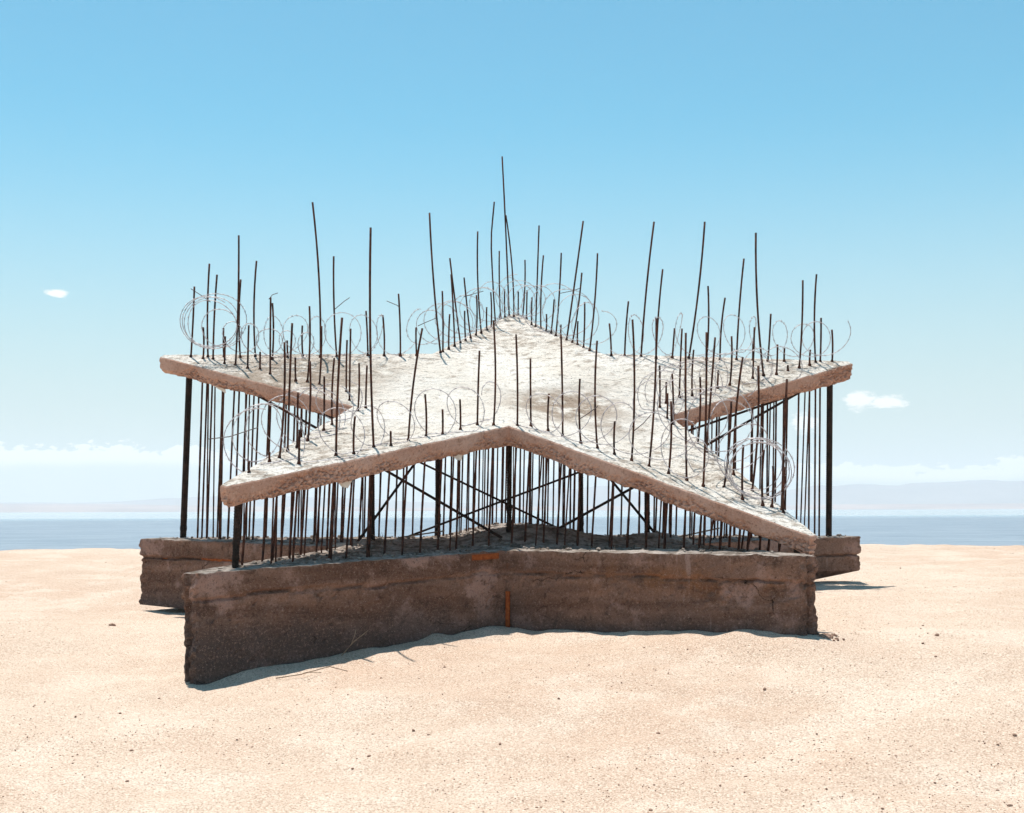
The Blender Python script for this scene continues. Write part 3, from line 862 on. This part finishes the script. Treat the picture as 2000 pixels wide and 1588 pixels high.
def near_slab(x, y):
    # inside the star outline?
    c = False
    n = len(SLAB)
    for i in range(n):
        a, b = SLAB[i], SLAB[(i + 1) % n]
        if (a[1] > y) != (b[1] > y) and x < (b[0] - a[0]) * (y - a[1]) / (b[1] - a[1]) + a[0]:
            c = not c
    return c
coil('tight round coil of razor wire on the left tip of the slab', [(-3.40, 15.55, 3.73, .31, 0, .1), (-3.38, 15.45, 3.70, .26, 3.5, .0), (-3.15, 15.50, 3.55, .18, 5, .5), (-2.2, 15.35, 3.40, .16, 9.5, .6)], 1)
coil('open razor wire loops along the rear left edge', [(-2.75, 15.72, 3.58, .26, 0, .8), (-1.25, 15.75, 3.60, .27, 6, .8)], 2, True, 0.0034)
coil('razor wire loops climbing the left side of the rear arm', [(-1.0, 15.85, 3.66, .25, 0, .4), (-0.62, 16.9, 3.95, .25, 4, .3), (-0.1, 18.45, 4.42, .27, 9, .2)], 3, True, 0.0036)
coil('razor wire loops running down the right side of the rear arm', [(0.05, 18.5, 4.47, .28, 0, .1), (0.5, 17.3, 4.12, .30, 5, .1), (1.08, 15.95, 3.68, .28, 9, .2)], 4, True, 0.0036)
coil('open razor wire loops along the rear right edge', [(1.25, 15.8, 3.58, .26, 0, .8), (2.6, 15.7, 3.58, .24, 5, .8), (3.3, 15.7, 3.50, .20, 7.5, .5), (3.62, 15.6, 3.54, .27, 9.5, .1)], 5, True, 0.0036)
coil('tangled razor wire on the inner front of the right arm', [(3.05, 15.2, 3.20, .22, 0, .5), (2.2, 14.75, 3.02, .28, 4, .4), (1.6, 14.35, 2.84, .27, 8, .3), (1.45, 13.9, 2.66, .24, 10, .2)], 6, True, 0.0036)
coil('dense round razor wire coil on the front right arm', [(1.72, 13.3, 2.60, .32, 0, .5), (2.0, 12.5, 2.30, .32, 3, .3), (2.10, 11.95, 1.98, .265, 4.5, .05), (2.14, 11.75, 1.93, .255, 9, .0)], 7)
coil('loose razor wire coil hanging off the front left arm', [(-2.15, 11.75, 2.16, .30, 0, .2), (-2.12, 12.2, 2.28, .30, 2, .4), (-1.85, 13.1, 2.52, .26, 5, .5), (-1.6, 13.9, 2.74, .20, 7, .4)], 8)
coil('thin sparse wire loops along the front left edge', [(-1.75, 11.9, 2.20, .22, 0, .6), (-0.95, 12.55, 2.42, .24, 3, .7), (-0.1, 13.1, 2.60, .24, 6, .5)], 9, True, 0.0036)
coil('thin sparse wire loops along the front right edge', [(0.2, 13.0, 2.55, .22, 0, .3), (0.95, 12.5, 2.36, .24, 3.5, -.4), (1.75, 11.95, 2.02, .22, 7, -.6)], 10, True, 0.0036)

# ------------------------------------------------------------------ pebbles, stones, twigs
def rock_geo(rng, c, s, vs, fs):
    t = (1 + 5 ** .5) / 2
    iv = [(-1, t, 0), (1, t, 0), (-1, -t, 0), (1, -t, 0), (0, -1, t), (0, 1, t), (0, -1, -t), (0, 1, -t), (t, 0, -1), (t, 0, 1), (-t, 0, -1), (-t, 0, 1)]
    fi = [(0, 11, 5), (0, 5, 1), (0, 1, 7), (0, 7, 10), (0, 10, 11), (1, 5, 9), (5, 11, 4), (11, 10, 2), (10, 7, 6), (7, 1, 8), (3, 9, 4), (3, 4, 2), (3, 2, 6), (3, 6, 8), (3, 8, 9), (4, 9, 5), (2, 4, 11), (6, 2, 10), (8, 6, 7), (9, 8, 1)]
    o = len(vs)
    a = rng.uniform(0, 6.28); ca, sa = math.cos(a), math.sin(a)
    sx, sy, sz = rng.uniform(.7, 1.5), rng.uniform(.6, 1.1), rng.uniform(.4, .8)
    for p in iv:
        k = s / 1.9 * rng.uniform(.75, 1.2)
        x, y = p[0] * sx * k, p[1] * sy * k
        vs.append((c[0] + x * ca - y * sa, c[1] + x * sa + y * ca, c[2] + p[2] * sz * k))
    fs += [tuple(o + i for i in f) for f in fi]
def in_base(x, y):
    c = False
    for i in range(10):
        a, b = BASE[i], BASE[(i + 1) % 10]
        if (a[1] > y) != (b[1] > y) and x < (b[0] - a[0]) * (y - a[1]) / (b[1] - a[1]) + a[0]: c = not c
    return c
def build_pebbles():
    rng = random.Random(5)
    P = []
    while len(P) < 5500:
        y = 6.4 + 19 * rng.random() ** 1.7
        x = rng.uniform(-0.42, 0.42) * y
        dn = fn(x, y, 0.5, 0.35, 3)
        if rng.random() > 0.30 + 1.9 * dn or in_base(x, y): continue
        P.append((x, y, 0.0028 + 0.003 * rng.random() + (0.008 * rng.random() if rng.random() < 0.05 else 0)))
    # scree heaped at the right-hand front corner
    for _ in range(150):
        P.append((2.41 + abs(rng.gauss(0.0, 0.06)), 10.84 + rng.gauss(0, 0.035), 0.006 + 0.011 * rng.random()))
    X = np.array([p[0] for p in P]); Y = np.array([p[1] for p in P])
    Z = ground_np(X, Y)
    vs, fs = [], []
    for (x, y, s), z in zip(P, Z):
        rock_geo(rng, (x, y, z + relief(x, y) + s * 0.25), s, vs, fs)
    tag(link('pebbles', vs, fs, M['stone'], smooth=False), 'small brown pebbles scattered over the sand', kind='stuff')
    # rubble lying on the base and slab
    vs, fs = [], []
    for _ in range(900):
        i = rng.randrange(10); t = rng.random(); s = rng.uniform(0.55, 0.985)
        a, b = BASE[i], BASE[(i + 1) % 10]
        x, y = BC[0] + (a[0] + (b[0] - a[0]) * t - BC[0]) * s, BC[1] + (a[1] + (b[1] - a[1]) * t - BC[1]) * s
        k = 0.008 + 0.022 * rng.random() ** 2
        rock_geo(rng, (x, y, base_top(x, y) + 0.015 + k * 0.3), k, vs, fs)
    tag(link('rubble_chips', vs, fs, M['rubble'], smooth=False), 'broken concrete chips lying on the base', kind='stuff')
build_pebbles()

def stone(px, py, s, label):
    rng = random.Random(int(px * 100))
    vs, fs = [], []
    rock_geo(rng, (px, py, ground_z(px, py) + s * 0.3), s, vs, fs)
    tag(link('stone', vs, fs, M['stone']), label, 'stone', 'loose stones on the sand')
stone(-4.05, 14.0, 0.030, 'dark flat stone on the sand left of the base')
stone(0.32, 9.6, 0.016, 'reddish round stone on the sand below the right front wall')
stone(1.75, 9.6, 0.018, 'brown flat stone on the sand below the right wall end')
stone(-0.08, 8.6, 0.015, 'small dark stone alone at the bottom middle of the sand')
stone(3.35, 10.9, 0.021, 'dark stone on the sand right of the base corner')
stone(3.05, 8.4, 0.017, 'dark flat stone at the far right of the sand')
stone(0.92, 8.75, 0.014, 'small round red stone in the right foreground')
stone(-2.4, 8.7, 0.014, 'dark stone in the left foreground')

def twig(label, pts, forks):
    vs, fs = [], []
    tube_geo(pts, lambda i, p: 0.0045 * (1 - 0.1 * i), 5, vs, fs)
    for f in forks: tube_geo(f, 0.0028, 4, vs, fs)
    tag(link('dry_twig', vs, fs, M['twig'], smooth=True), label, 'twig')
def gp(x, y, h): return (x, y, ground_z(x, y) + h)
twig('bare dry twig leaning on the front left wall', [gp(-1.42, 11.45, 0.0), gp(-1.32, 11.48, 0.10), gp(-1.20, 11.50, 0.19)], [[gp(-1.34, 11.48, 0.08), gp(-1.31, 11.48, 0.15), gp(-1.30, 11.5, 0.2)]])
twig('dry forked twig lying on the sand before the front left wall', [gp(-1.85, 10.80, 0.01), gp(-1.65, 10.78, 0.03), gp(-1.45, 10.95, 0.05), gp(-1.3, 10.9, 0.01)], [[gp(-1.65, 10.78, .03), gp(-1.6, 10.7, .06), gp(-1.5, 10.85, .02)]])

# ---- dry weeds and loose sticks on the base
def weed(label, x, y, n, hgt, seed):
    rng = random.Random(seed)
    root = empty('dry_weed', (x, y, base_top(x, y)))
    tag(root, label, 'weed')
    for k in range(n):
        a = rng.uniform(0, 6.28); r = rng.uniform(0.05, 0.16); hh = hgt * rng.uniform(0.5, 1.0)
        p0 = Vector((x + rng.uniform(-.03, .03), y + rng.uniform(-.03, .03), base_top(x, y) - 0.01))
        p2 = p0 + Vector((math.cos(a) * r, math.sin(a) * r, hh * rng.uniform(0.3, 1.0)))
        p1 = p0.lerp(p2, 0.5) + Vector((0, 0, hh * 0.35))
        pts = [p0.lerp(p1, t).lerp(p1.lerp(p2, t), t) for t in (0, .25, .5, .75, 1)]
        vs, fs = tube_geo(pts, lambda i, p: 0.0032 * (1 - 0.18 * i), 4)
        link('stem', vs, fs, M['twig'], root, smooth=True)
weed('dry grass tuft on the base beside the left inner column', -1.30, 13.72, 16, 0.16, 3)
weed('small dry weed on the rubble left of the front notch', -0.62, 13.05, 10, 0.10, 4)
def stick(label, a, b, r):
    vs, fs = tube_geo(dense([(a[0], a[1], base_top(a[0], a[1]) + 0.03), (b[0], b[1], base_top(b[0], b[1]) + a[2])], 0.1), lambda i, p: r * (1 + 0.2 * noise.noise(p * 9)), 5)
    tag(link('loose_stick', vs, fs, M['twig'], smooth=True), label, 'stick')
stick('thin loose stick propped on the rear right of the base', (1.75, 14.9, 0.13), (2.25, 15.0), 0.008)
stick('crooked loose stick lying near the left rear column', (-1.25, 15.2, 0.10), (-0.75, 15.35), 0.008)
